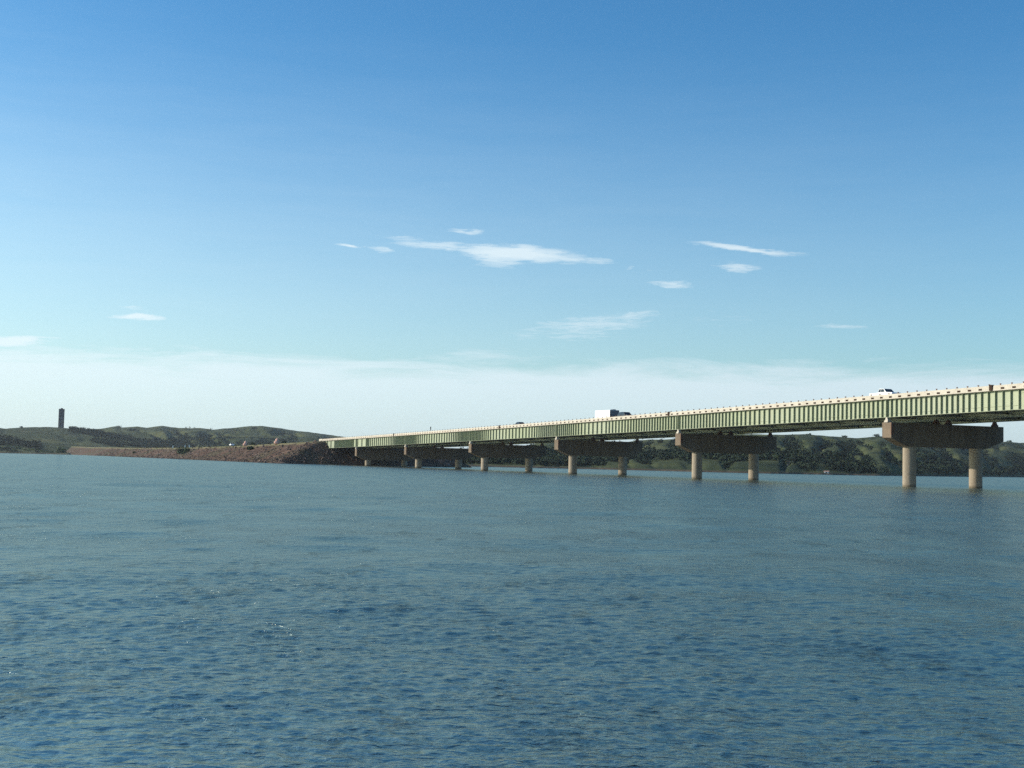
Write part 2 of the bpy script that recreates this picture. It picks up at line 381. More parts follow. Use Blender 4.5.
# longitudinal stiffener strips and vertical stiffeners on the outer face of the sunlit girder
g0 = girders[0]
def strip(a, b_, hz): return MB().sweep([(-.10,hz),(-.032,hz),(-.032,hz+.025),(-.10,hz+.025)], [(a+(b_-a)*i/12, zb(a+(b_-a)*i/12)) for i in range(13)])
for a, b_, hz in ((-53,-28,2.35),(-28,-16,.62),(-15,30,.55),(33,73,.55),(83,114,.55),(-83,-54,.55)):
    strip(a, b_, hz).build('longitudinal_stiffener', M['green_paint'], g0)
st = []; s = S0 + .5
while s < S1 - .3:
    dmin = min(abs(s-p) for p in PIERS)
    if s > 270: step = 1.05 if int(s/13) % 3 else 5
    elif s > 95: step = 1.05 + 1.1*float(sstep(6, 21, np.array(dmin)))
    else: step = 1.12 + .45*float(sstep(13, 31, np.array(dmin)))
    st.append(s); s += step
sme = MB().box((-.34,-.02,.052), (-.032,.015,GD-.052)).mesh('stiffener', M['green_paint'])
vis = sorted([s for s in st if s > -44])
for s in vis[:100]: link('stiffener', sme, g0, (0, s, zb(s)))
rest = MB()
for s in st:
    if s in vis[:100]: continue
    rest.box((-.34, s-.02, zb(s)+.052), (-.032, s+.015, zb(s)+GD-.052))
tag(rest.build('stiffener', M['green_paint'], g0), kind='stuff')
# wider bearing stiffeners over the piers (dark vertical lines)
for p in PIERS:
    MB().box((-.46, p-.04, zb(p)+.053), (-.033, p+.04, zb(p)+GD-.053)).build('bearing_stiffener', M['green_paint'], g0)
# cross frames and lateral bracing seen from below
for (a, b_) in ((GV[0], GV[1]), (GV[2], GV[3])):
    for i in range(54):
        s = S0 + 4 + i*10.1
        if s > S1-2: break
        z = zb(s); c = MB()
        c.bar((a+.3,s,z+.35), (b_-.3,s,z+.35), .22); c.bar((a+.3,s,z+2.3), (b_-.3,s,z+2.3), .2)
        c.bar((a+.3,s,z+.4), ((a+b_)/2,s,z+2.25), .16); c.bar((b_-.3,s,z+.4), ((a+b_)/2,s,z+2.25), .16)
        c.build('cross_frame', M['dark_steel'], bridge)
    lb = MB()
    for i in range(53):
        s = S0 + 4 + i*10.1
        if s > S1-12: break
        lb.bar((a+.25,s,zb(s)+.13), (b_-.25,s+10.1,zb(s+10.1)+.13), .14); lb.bar((b_-.25,s,zb(s)+.28), (a+.25,s+10.1,zb(s+10.1)+.28), .14)
    lb.build('lateral_bracing', M['dark_steel'], bridge)
# decks, carriageway, parapets
for k, (va, vb) in enumerate(((-.55, 10.45), (11.9, 22.95))):
    pr = [(va,GD+.003),(vb,GD+.003),(vb,GD+.30),(va,GD+.30)]
    MB().sweep(pr, [(s, zb(s)) for s in SS]).build('deck_slab', M['deck_soffit'], bridge)
    rd = MB().sweep([(va+.45,GD+.305),(vb-.45,GD+.305),(vb-.45,GD+.325),(va+.45,GD+.325)], [(s, zb(s)) for s in SS]).build('carriageway', M['asphalt'], bridge)
    for side, v in enumerate((va, vb-.32)):
        z0 = GD + .303
        first = (k == 0 and side == 0)
        ext = S1 + 6
        PS = SS + [S1 + 1 + (ext-S1-1)*i/3 for i in range(4)]
        pb = MB().sweep([(v-.03,z0-.33) if first else (v,z0),(v+.32,z0),(v+.26,z0+.50),(v+.03,z0+.50)] if not first else
                        [(v-.035,z0-.26),(v-.004,z0-.26),(v-.004,z0-.002),(v+.32,z0-.002),(v+.27,z0+.50),(v+.02,z0+.50)], [(s, zb(s)) for s in PS])
        par = pb.build('parapet', M['parapet_concrete'], bridge)
        if first:
            P0 = par
# scupper openings + rail posts + box at expansion joints on the near parapet
v = -.55; z0 = GD + .303
psm = MB().box((-.055,-.07,0), (.055,.07,.17)).box((-.09,-.11,.17), (.09,.11,.23)).mesh('rail_post', M['rust_steel'])
scm = MB().box((-.012,-.32,0), (.006,.32,.27)).mesh('scupper', M['opening'])
posts = [S0 + 1 + 2.16*i for i in range(int((S1-S0)/2.16)+2)]
pv = [s for s in posts if s > -42][:100]
pr_, sr_ = MB(), MB()
for s in posts:
    for (me, lst, o, dz) in ((psm, pr_, (v+.15, s, zb(s)+z0+.50), 0), (scm, sr_, (v-.035, s-.55, zb(s-.55)+z0-.10), 0)):
        if s in pv: link(me.name.split('.')[0], me, P0, o)
        else:
            n = len(lst.v)
            lst.v += [(p.co.x+o[0], p.co.y+o[1], p.co.z+o[2]) for p in me.vertices]
            lst.f += [tuple(n+i for i in f.vertices) for f in me.polygons]
tag(pr_.build('rail_post', M['rust_steel'], P0), kind='stuff'); tag(sr_.build('scupper', M['rust_steel'], P0), kind='stuff')
for s in (-22.8, 67.0, 155.0, 242.5):
    MB().box((v-.16, s-.30, zb(s)+z0-.22), (v+.30, s+.30, zb(s)+z0+.62)).build('expansion_joint_cover', M['opening'], P0, bevel=.04)
MB().box((v-.10, S1+1.8, zb(S1)+z0-.45), (v+.42, S1+6.3, zb(S1)+z0+.55)).build('end_block', M['parapet_concrete'], P0, bevel=.05)
# piers: cap > columns, bearings, ladder
for p in PIERS:
    top = zb(p) - .80
    va, vb, th = -.25, 23.3, 1.1
    poly = [(va,top),(vb,top),(vb,top-2.45),(19.6,top-3.75),(2.9,top-3.75),(va,top-2.45)]
    c = MB(); n = len(poly)
    for y in (-th, th): c.v += [(x, p+y, z) for (x, z) in poly]
    c.f += [(i, (i+1) % n, n+(i+1) % n, n+i) for i in range(n)] + [tuple(range(n))[::-1], tuple(range(n, 2*n))]
    cap = c.build('pier_cap', M['cap_concrete'], bridge, bevel=.06)
    for cv in (4.4, 18.3):
        col = MB().cyl((cv, p), 1.06, -4, top-3.74, n=40)
        col.build('column', M['concrete'], cap, smooth=True)
    for gv in GV:
        MB().box((gv-.42,p-.42,top+.001), (gv+.42,p+.42,top+.30)).prism([(p-.36,top+.301),(p+.36,top+.301),(p+.14,top+.799),(p-.14,top+.799)], gv-.3, gv+.3).build('bearing', M['parapet_concrete'] if gv == 0 else M['rust_steel'], cap)
    l = MB()
    for i in range(4): l.box((-.35, p-th-.14, top-.5-.42*i), (.05, p-th-.06, top-.42-.42*i))
    l.box((-.40,p-th-.16,top-2.0), (-.352,p-th-.03,top-.1)).box((.052,p-th-.16,top-2.0), (.10,p-th-.03,top-.1))
    l.build('ladder', M['rust_steel'], cap)
# abutment
ab = MB().box((-1.2,S1-1.2,2), (23.6,S1+2.5,zb(S1)-.30)).box((-1.0,S1+.25,zb(S1)-.298), (23.4,S1+2.4,zb(S1)+GD-.02))
ab.build('abutment', M['concrete'], bridge, bevel=.05)

# ------------------------------------------------------------------ embankment carrying the road on to the far bank
def road_z(s): return np.interp(s, [240,326,356,475,617,830,1070,1365,1660], [8.9,8.9,8.5,7.3,6.6,6.7,7.4,9.0,11])
def emb_mat():
    m, nt, b = newmat('riprap_earth')
    c = noise_mix(nt, (.072,.042,.029), (.110,.066,.045), .12, coord='Pos', detail=6)
    c = noise_mix(nt, None, (.060,.058,.028), .045, coord='Pos', detail=7, lo=.47, hi=.62, prev=c, fac=.75)
    c = noise_mix(nt, None, (.21,.165,.14), .55, coord='Pos', detail=4, lo=.58, hi=.70, prev=c, fac=.75)
    c = noise_mix(nt, None, (.04,.027,.022), .35, coord='Pos', detail=4, lo=.56, hi=.70, prev=c, fac=.7)
    # dry grass on the crest, set by an attribute painted from the cross-section
    at_ = N(nt, 'ShaderNodeAttribute'); at_.attribute_name = 'grass'
    mx = N(nt, 'ShaderNodeMix', data_type='RGBA'); nt.links.new(at_.outputs['Fac'], mx.inputs[0]); nt.links.new(c, mx.inputs[6])
    g = noise_mix(nt, (.22,.19,.10), (.12,.13,.055), .09, coord='Pos', detail=5)
    nt.links.new(g, mx.inputs[7]); nt.links.new(mx.outputs[2], b.inputs['Base Color'])
    b.inputs['Roughness'].default_value = .95; b.inputs['Specular IOR Level'].default_value = .1
    return m
M['emb'] = emb_mat()
sg = np.concatenate([np.arange(290, 560, 1.2), np.arange(560, 1660, 4.0)])
vg = np.concatenate([np.arange(-36, 34, .9), np.arange(34, 75, 2.5)])
SG, VG = np.meshgrid(sg, vg, indexing='ij')
def emb_h(SG, VG, detail=True):
    rz = road_z(SG)
    slope_v = np.where(VG < -3.5, rz - (-3.5-VG)/2.1, np.where(VG > 36, rz-(VG-36)/2.3, rz))
    front = np.where(SG < 328, (SG-309.5)/1.75, 99)      # spill-through slope under the bridge end
    # the corner cone
    z = np.minimum(slope_v, front)
    if detail:
        side = sstep(.2, 2.0, rz-z)
        z = z + (.35*fbm(SG/6, VG/6, 4, 3) + .16*noise(SG/1.3, VG/1.3, 9))*(.15+.85*side)
    return np.maximum(z, -3)
EZ = emb_h(SG, VG)
V = np.stack([B0.x+dv.x*VG+du.x*SG, B0.y+dv.y*VG+du.y*SG, EZ], -1).reshape(-1, 3)
me = np_mesh('embankment', V, grid_faces(len(sg), len(vg)), M['emb'])
ga = me.attributes.new('grass', 'FLOAT', 'POINT')
gr = sstep(1.4, .15, road_z(SG)-EZ + .5*fbm(SG/9, VG/5, 3, 31)) * sstep(311, 336, SG)
ga.data.foreach_set('value', gr.astype(np.float32).ravel())
tag(link('embankment', me), kind='structure')
# road on the crest
for va, vb in ((-.1, 10.0), (12.3, 22.5)):
    q = MB(); ss = np.arange(329, 1640, 14.0)
    for s in ss:
        for v_ in (va, vb): q.v.append(tuple(W(v_, s, float(road_z(s))+.32)))
    q.f = [(2*i, 2*i+1, 2*i+3, 2*i+2) for i in range(len(ss)-1)]
    tag(q.build('road', M['asphalt']), kind='structure')

# loose stones of the riprap
def ico(sub=1):
    bm = bmesh.new(); bmesh.ops.create_icosphere(bm, subdivisions=sub, radius=1)
    v = np.array([p.co[:] for p in bm.verts]); f = np.array([[q.index for q in p.verts] for p in bm.faces]); bm.free(); return v, f
IV, IF = ico(1)
def stones(n, pts, rad):
    Vs = []; Fs = []
    for i in range(n):
        r = rad[i]*(.6+.8*rng.random(3))*np.array([1, 1, .75])
        d = IV*(1+.28*rng.standard_normal((len(IV), 1)).clip(-1, 1))*r
        a = rng.random()*6.28; ca, sa = math.cos(a), math.sin(a)
        d = np.stack([d[:,0]*ca-d[:,1]*sa, d[:,0]*sa+d[:,1]*ca, d[:,2]], -1)
        Vs.append(d+pts[i]); Fs.append(IF+i*len(IV))
    return np.concatenate(Vs), np.concatenate(Fs)
n = 5200
ssr = 311 + 640*rng.random(n)**1.7
zt = rng.random(n)**1.8
vv = -3.5 - 2.1*road_z(ssr)*(1-zt*.95)
front = rng.random(n) < .22
ssr = np.where(front, 310+17*rng.random(n), ssr); vv = np.where(front, -20+70*rng.random(n), vv)
zz = emb_h(ssr, vv, True)
ok = zz > -.3
ssr, vv, zz = ssr[ok], vv[ok], zz[ok]
pts = np.stack([B0.x+dv.x*vv+du.x*ssr, B0.y+dv.y*vv+du.y*ssr, zz+.05], -1)
rad = .16+.40*rng.random(len(pts))**3
sv, sf = stones(len(pts), pts, rad)
tag(link('riprap_stones', np_mesh('riprap_stones', sv, sf, M['stone'], False)), kind='stuff')

# ------------------------------------------------------------------ hills
def interp(x, tab):
    t = np.array(tab, float); return np.interp(x, t[:, 0], t[:, 1])
SIL_L = [(-500,432),(-200,427),(-60,426),(0,427.5),(8,428.8),(20,427.6),(45,427),(62,427.3),(72,428.5),(95,431),(120,436),(150,441),(190,446),(240,449)]
SIL_B = [(-60,440),(60,433),(85,429.3),(100,428.9),(108,428.2),(117,426.3),(124,427.5),(132,427.2),(140,426.4),(150,427.9),(157,426.6),(165,425.8),(173,427.2),(182,428),(205,428.2),(216,429.6),(226,428.6),(240,427.6),(252,426.1),(265,426.1),(276,427.2),(290,429.4),(300,431),(312,432),(325,434),(340,436),(355,438),(380,441),(420,447),(470,451),(520,455)]
SIL_C = [(-500,415),(-200,422),(-60,430),(0,435),(15,437.5),(30,441.5),(45,446),(60,450)]
SIL_D = [(380,457),(420,451),(450,449.5),(500,449),(530,446),(548,441.5),(575,442.5),(600,443.5),(622,443.5),(640,440.6),(655,439.6),(672,439.6),(700,436.5),(730,434.5),(750,434),(780,434.6),(812,434.3),(828,436),(845,437.2),(860,438.2),(870,437.2),(885,436.2),(920,438),(960,441),(1003,442.4),(1012,441.7),(1024,443),(1060,443.5),(1150,446),(1300,448),(1500,450)]
def colx(az): return 512 + 1.9 + F*np.tan(az)/math.cos(PITCH)*1.0
def sil_h(x, tab, r):                  # height that puts the crest at distance r on the photograph's skyline
    return CAM_H + (450.4+.0236*x - interp(x, tab))*r/F*np.cos(np.arctan((x-512)/F))
na, nr = 1000, 300
az = np.linspace(R(-50), R(55), na)
rr = 380*K*np.exp(np.linspace(0, math.log(4200/380), nr))
AZg, RR = np.meshgrid(az, rr, indexing='ij')
X = RR*np.sin(AZg); Y = RR*np.cos(AZg); PX = colx(AZg)
SHORE_D = [(a, b*K) for a, b in [(300,900),(400,560),(440,500),(600,530),(744,500),(884,570),(960,730),(1024,980),(1100,1100),(1500,1200)]]
def layer(tab, rs, rc, seed, fold, power=.8, gull=1.0):
    H = sil_h(PX, tab, rc)
    t = np.clip((RR-rs)/(rc-rs), 0, 1)
    base = H*(t**power)
    back = np.clip((RR-rc)/(rc*.5), 0, 1)
    base = base*(1-.75*sstep(0, 1, back))
    g = fbm(PX/fold + .0012*RR, RR/420, 4, seed)
    rid = (1-np.abs(g)*2.0)
    amp = 4*t*(1-t)
    base = base - gull*.20*H*amp*np.clip(rid, 0, 1)**2 + gull*.12*H*amp*fbm(X/130, Y/130, 4, seed+5)
    base = base + .45*fbm(X/16, Y/16, 3, seed+9)*sstep(.0, .2, t)
    return np.where(RR < rs, -1.5-(rs-RR)/60, np.maximum(base, .4*np.minimum(1, (RR-rs)/15)))
rsD = interp(PX, SHORE_D) + 12*noise(PX/40, PX*0, 4)
HD = layer(SIL_D, rsD, rsD+580+75*noise(PX/90, PX*0, 2), 21, 46, .85, 1.0)
HD = np.where(PX > 385, HD, -5)
HA = layer(SIL_L, 1120*K+0*PX, 1520*K+0*PX, 41, 60, .75, .35)
HB = layer(SIL_B, 1250*K+0*PX, 1850*K+80*noise(PX/60, PX*0, 8), 61, 40, .8, 1.0)
HB = np.where(PX < 560, HB, -5)
HC = layer(SIL_C, 1030*K+30*noise(PX/30, PX*0, 77), 1230*K+0*PX, 81, 40, .9, .2)
HC = np.where(PX < 75, HC, -5)
HH = np.maximum.reduce([HD, HA, HB, HC])
def hill_mat():
    m, nt, b = newmat('hill_grass')
    c = noise_mix(nt, (.050,.062,.025), (.092,.099,.041), .006, coord='Pos', detail=7, lo=.4, hi=.62)
    c = noise_mix(nt, None, (.028,.040,.019),   .013, coord='Pos', detail=8, lo=.46, hi=.62, prev=c, fac=.8)
    c = noise_mix(nt, None, (.016,.026,.014), .035, coord='Pos', detail=6, lo=.57, hi=.68, prev=c, fac=.75)
    c = noise_mix(nt, None, (.13,.115,.06), .02, coord='Pos', detail=6, lo=.62, hi=.75, prev=c, fac=.6)
    # bare muddy strip along the waterline
    geo = N(nt, 'ShaderNodeNewGeometry'); sp = N(nt, 'ShaderNodeSeparateXYZ'); nt.links.new(geo.outputs['Position'], sp.inputs[0])
    mr = N(nt, 'ShaderNodeMapRange'); nt.links.new(sp.outputs[2], mr.inputs[0]); mr.inputs[1].default_value = 1.1; mr.inputs[2].default_value = .5
    mx = N(nt, 'ShaderNodeMix', data_type='RGBA'); nt.links.new(mr.outputs[0], mx.inputs[0]); nt.links.new(c, mx.inputs[6])
    mx.inputs[7].default_value = (.085,.066,.044,1)
    nt.links.new(mx.outputs[2], b.inputs['Base Color'])
    b.inputs['Roughness'].default_value = .95; b.inputs['Specular IOR Level'].default_value = .05
    return m
M['hill'] = hill_mat()
V = np.stack([X, Y, HH], -1).reshape(-1, 3)
tag(link('hills', np_mesh('hills', V, grid_faces(na, nr), M['hill'])), kind='structure')
def hill_z(x, y):
    a = np.arctan2(x, y); r = np.hypot(x, y)
    i = np.clip((a-az[0])/(az[1]-az[0]), 0, na-1.001); j = np.clip(np.log(r/(380*K))/math.log(4200/380)*(nr-1), 0, nr-1.001)
    i0 = i.astype(int); j0 = j.astype(int); fi = i-i0; fj = j-j0
    return (HH[i0,j0]*(1-fi)*(1-fj)+HH[i0+1,j0]*fi*(1-fj)+HH[i0,j0+1]*(1-fi)*fj+HH[i0+1,j0+1]*fi*fj)

# woods in the gullies and along the foot of the hills: one mass
def leaf_quads(c, rad, n, size, seed_rng=rng, flat=.8):
    """n leaf-clump faces through an uneven ellipsoid crown; returns verts, faces"""
    d = seed_rng.standard_normal((n, 3)); d /= np.linalg.norm(d, axis=1)[:, None]
    rr_ = (.35+.65*seed_rng.random(n)**.5)[:, None]
    lob = (1+.25*np.sin(d[:,0:1]*3.1+c[0])+.2*np.cos(d[:,1:2]*4.3+c[1]))
    p = c + d*rr_*lob*np.asarray(rad)
    a = seed_rng.standard_normal((n, 3)); a /= np.linalg.norm(a, axis=1)[:, None]
    b = np.cross(a, d + .3*seed_rng.standard_normal((n, 3))); b /= (np.linalg.norm(b, axis=1)[:, None]+1e-6)
    s1 = size*(.6+.8*seed_rng.random((n, 1))); s2 = s1*(.6+.5*seed_rng.random((n, 1)))
    V = np.stack([p-a*s1-b*s2*.4, p+a*s1*.2-b*s2, p+a*s1+b*s2*.4, p-a*s1*.2+b*s2], 1).reshape(-1, 3)
    return V, np.arange(4*n).reshape(-1, 4)
cand = 150000
ca = R(-36)+R(72)*rng.random(cand); cr_ = K*(450+1500*rng.random(cand))
cx_, cy_ = cr_*np.sin(ca), cr_*np.cos(ca); cz_ = hill_z(cx_, cy_); cpx = colx(ca)
ex = hill_z(cx_+18, cy_)+hill_z(cx_-18, cy_)+hill_z(cx_, cy_+18)+hill_z(cx_, cy_-18)-4*cz_    # hollows
msk = fbm(cx_/120, cy_/120, 4, 101)
rel = np.where(cpx > 400, cr_-interp(cpx, SHORE_D), 0)
cpy = 450.4+.0236*cpx - (cz_-CAM_H)*F/(cr_*np.cos(ca))*1.0   # row of the photograph the foot appears in
right = (cpx > 400) & (rel > 10) & (rel < 500) & ((msk*1.0 + ex*.10 + .75*sstep(330, 60, rel) > .34))
midl = (cpx > 95) & (cpx < 300) & (cr_ > 1260*K) & (cr_ < 1880*K) & (msk*.7 + .9*sstep(432.5, 441, cpy) + ex*.05 > .62)
diag = (cpx > 72) & (cpx < 150) & (cr_ > 1200*K) & (cr_ < 1560*K) & (np.abs(cpy-(429.5+(cpx-72)*.17)) < 3.0+2*msk)
forel = (cpx < 44) & (cr_ > 1045*K) & (cr_ < 1235*K) & (msk*.6 > -.18)
nearcab = (rel < 150) & ((np.abs(cpx-826.5) < 4) | (np.abs(cpx-895) < 3) | (np.abs(cpx-788.3) < 3))
keep = ((right & ~nearcab) | midl | diag | forel) & (cz_ > 1.2)
idx = np.nonzero(keep)[0][:22000]
Vs = []; Fs = []; k = 0
for i in idx:
    h = 1.8+2.8*rng.random()
    v_, f_ = leaf_quads(np.array([cx_[i], cy_[i], cz_[i]+h*.45]), (h*.6, h*.6, h*.55), 18, .6)
    Vs.append(v_); Fs.append(f_+k); k += len(v_)
tag(link('woodland', np_mesh('woodland', np.concatenate(Vs), np.concatenate(Fs), M['leaf_wood'], False)), kind='stuff')

# ------------------------------------------------------------------ single trees and shrubs
def foot_on_hill(px, r):
    r = r*K
    a = azel(px, hor_y(px))[0]; x, y = r*math.sin(a), r*math.cos(a)
    return Vector((x, y, float(hill_z(np.array([x]), np.array([y]))[0])))
def foot_on_emb(v_, s): return W(v_, s, float(emb_h(np.array([s]), np.array([v_]))[0]))
def shrub(name, cat, loc, h, wd, mat, label, group=None, cone=False, n=420):
    loc = Vector(loc) - Vector((0, 0, .07*h))
    root = tag(empty(name, loc), label, cat, group)
    t = MB().cyl((0, 0), .11*h/2.5+.05, -.3, h*.55, .03, n=8)
    for i in range(5):
        a = i*1.26+random.random(); t.bar((0,0,h*(.15+.06*i)), (math.cos(a)*wd*.3, math.sin(a)*wd*.3, h*(.38+.08*i)), .05)
    t.build('trunk', M['bark'], root)
    Vs = []; Fs = []; k = 0
    L = 9
    for i in range(L):
        if cone: zc = h*(.12+.8*i/(L-1)); rw = wd*.5*(1-.85*i/(L-1))**.8; off = rw*.25
        else: zc = h*(.06+.46*random.random()); rw = wd*.5*(.45+.25*random.random()); off = wd*.28
        a = random.random()*6.28
        v_, f_ = leaf_quads(np.array([math.cos(a)*off, math.sin(a)*off, zc]), (rw, rw, h*(.13 if cone else .25)), n//L, .13*h**.7)
        Vs.append(v_); Fs.append(f_+k); k += len(v_)
    link('crown', np_mesh('crown', np.concatenate(Vs), np.concatenate(Fs), mat, False), root)
    return root
def emb_by_px(px, drop):                # point of the embankment's near face seen at column px, a given drop below the crest
    best = None
    for s in np.arange(332, 1560, 1.0):
        v_ = -3.5-2.1*drop
        p = W(v_, s, 0)-CAM; x = 512+F*(p.dot(cr))/(p.dot(fwd))
        if best is None or abs(x-px) < best[0]: best = (abs(x-px), s, v_)
    return best[1], best[2]
def on_emb(px, drop):
    s, v_ = emb_by_px(px, drop); return foot_on_emb(v_, s), s
p, s = on_emb(184, 3.4); shrub('juniper', 'tree', p, 4.6, 8.6, M['leaf_dark'], 'largest dark evergreen bush on the reddish bank, left of the two pale rocks', n=700)
p, s = on_emb(250, 2.6); shrub('juniper', 'bush', p, 2.7, 3.1, M['leaf_dark'], 'dark round bush just below the lower pale rock on the bank', n=500)
p, s = on_emb(134.5, 4.0); shrub('juniper', 'bush', p, 2.6, 3.6, M['leaf_dark'], 'small dark bush alone on the long reddish bank, farthest toward the tower', n=260)
shrub('tree', 'tree', foot_on_hill(62, 1075), 8.5, 8.5, M['leaf_green'], 'round green tree at the shore below the tall dark tower', n=600)
shrub('shrub', 'bush', foot_on_hill(79, 1500), 3.0, 6.0, M['leaf_dark'], 'dark shrub on the skyline just right of the tall tower', n=300)
shrub('shrub', 'bush', foot_on_hill(20, 1515), 3.2, 5.0, M['leaf_dark'], 'lone dark shrub on the grassy skyline left of the tower', n=300)
shrub('tree', 'tree', foot_on_hill(118, 1840), 4.5, 9, M['leaf_dark'], 'dark tree clump on the skyline knoll between tower and long bank', n=300)
for px, r, h, wd, lb in ((808, 1040, 4.0, 5.5, 'small dark tree on the right hills skyline, seen over the middle of the gap'),
                         (845, 1055, 3.4, 6.0, 'low dark tree on the right hills skyline where the ridge steps down'),
                         (876, 1045, 4.2, 7.0, 'dark tree on the skyline just left of the nearest pier cap'),
                         (1009, 1450, 5.5, 8.0, 'dark tree on the far skyline right of the nearest pier cap')):
    shrub('tree', 'tree', foot_on_hill(px, r), h, wd, M['leaf_dark'], lb, n=300)
# bright green bushes along the shore at the foot of the wooded slope
for i, (px, lb) in enumerate(((2,'green shore bush at the very edge of the view below the wooded slope'),(8,'second green shore bush from the edge of the view, under the dark slope'),
                              (14,'low green waterside bush third along the wooded shore'),(20,'broad light green waterside bush in the middle of the wooded shore'),
                              (27,'pale green waterside bush nearer the round tree, fifth along the shore'),(34,'small green waterside bush next but one to the round tree'),
                              (42,'green waterside bush where the dark wooded slope ends'),(50,'last low green bush before the round shore tree'))):
    r = 1040 + 30*random.random() + (8 if i % 2 else 0)
    f_ = foot_on_hill(px, r+15); f_.z = max(f_.z, .2)
    shrub('shrub', 'bush', f_, 3.0+1.6*random.random(), 7+3*random.random(), M['leaf_green'], lb, 'green bushes along the far left shore', n=260)

# ------------------------------------------------------------------ tower on the hill
tp = foot_on_hill(59.9, 1512)
tower = tag(empty('tower', tp-Vector((0,0,.6)), R(14)), 'tall narrow dark tower standing alone on the grassy hilltop', 'tower')
TW, THt = 3.0, 25.3
MB().box((-TW,-TW,0), (TW,TW,THt)).build('shaft', M['tower_wall'], tower, bevel=.15)
for sx_ in (-1, 1):
    for sy_ in (-1, 1):
        MB().box((sx_*TW-.45,sy_*TW-.45,0), (sx_*TW+.45,sy_*TW+.45,THt-.6)).build('corner_pilaster', M['tower_trim'], tower, bevel=.08)
MB().box((-TW-.55,-TW-.55,THt-.598), (TW+.55,TW+.55,THt+.7)).build('cornice', M['tower_trim'], tower, bevel=.12)
MB().box((-1.4,-1.4,THt+.702), (1.4,1.4,THt+1.9)).build('roof_hut', M['tower_trim'], tower, bevel=.1)

# ------------------------------------------------------------------ rocks on the crest of the bank
def rock(loc, sc_, label):
    root = tag(empty('rock_outcrop', loc, R(20)), label, 'rock', 'pale pinkish rocks on the crest of the bank')
    for (o, r) in (((-.5,0,.7), (1.25,1.2,1.05)), ((-.1,.1,2.0), (.85,.9,1.0))):
        d = IV2*(1+.10*np.array([noise(IV2[:,0]*2.1+o[2], IV2[:,1]*2.1+IV2[:,2]*1.7, 5)]).T)*np.array(r)*sc_+np.array(o)*sc_
        link('boulder', np_mesh('boulder', d, IF2, M['pink_rock'], False), root)
IV2, IF2 = ico(3)
rk = []
for px, drop, sc_, lb in ((245, .35, .80, 'smaller pale pinkish rock on the bank crest, farther from the bridge'), (276.5, .3, .86, 'larger pale pinkish rock on the bank crest, nearer the bridge end')):
    p, s = on_emb(px, drop); rock(p, sc_, lb)
    q = foot_on_emb(-3.5-2.1*drop+1.6, s-1.0)
    shrub('shrub', 'bush', q + Vector((1.4,-.3,0)), 2.2*sc_/.8, 2.2, M['leaf_dark'], lb.replace('pale pinkish rock', 'dark shrub added as rock shade'), n=220)  # dark clump added to stand for the shaded right side of the rock

# small white things beside the road on the bank
for i, (px, lb) in enumerate(((172.5,'white marker post on the bank crest, farthest left of the row'),(184.5,'white marker post on the crest just above the large dark bush'),(188.8,'white marker post just right of the large dark bush'))):
    p, s = on_emb(px, .05)
    r_ = tag(empty('marker_post', p + Vector((0, 0, -.1))), lb, 'post', 'white posts along the road on the bank')
    MB().box((-.28,-.10,0), (.28,.10,1.35)).build('post', M['white_paint'], r_, bevel=.04)
    MB().box((-.32,-.13,1.352), (.32,.13,1.62)).build('reflector_cap', M['lamp_glass'], r_, bevel=.03)

# ------------------------------------------------------------------ small buildings on the far right shore
def cabin(px, r, wd, dp, h, rf, label, wall='white_paint', z=None):
    p = foot_on_hill(px, r)
    root = tag(empty('cabin', p - Vector((0,0,.3)), R(-20)), label, 'cabin')
    MB().box((-wd/2,-dp/2,0), (wd/2,dp/2,h)).build('wall', M[wall], root)
    k = MB(); o = .3
    k.v = [(-wd/2-o,-dp/2-o,h+.003),(wd/2+o,-dp/2-o,h+.003),(wd/2+o,dp/2+o,h+.003),(-wd/2-o,dp/2+o,h+.003),(-wd/2-o,0,h+rf),(wd/2+o,0,h+rf)]
    k.f = [(0,1,5,4),(2,3,4,5),(0,4,3),(1,2,5),(3,2,1,0)]
    k.build('roof', M['roof_tan'], root)
    MB().box((-.45,-dp/2-.04,.3), (.45,-dp/2-.002,2.2 if h > 2.2 else h-.2)).build('door', M['dark_paint'], root)
cabin(826.5, 549, 2.2, 1.8, .95, .4, 'low white cabin with tan roof by the far water edge')
cabin(895, 597, 1.5, 1.5, 1.4, .3, 'tiny white shed on the far shore beside the nearest pier')
cabin(788.3, 572, 1.1, 1.1, 2.3, .3, 'narrow white hut up the slope of the far right shore')

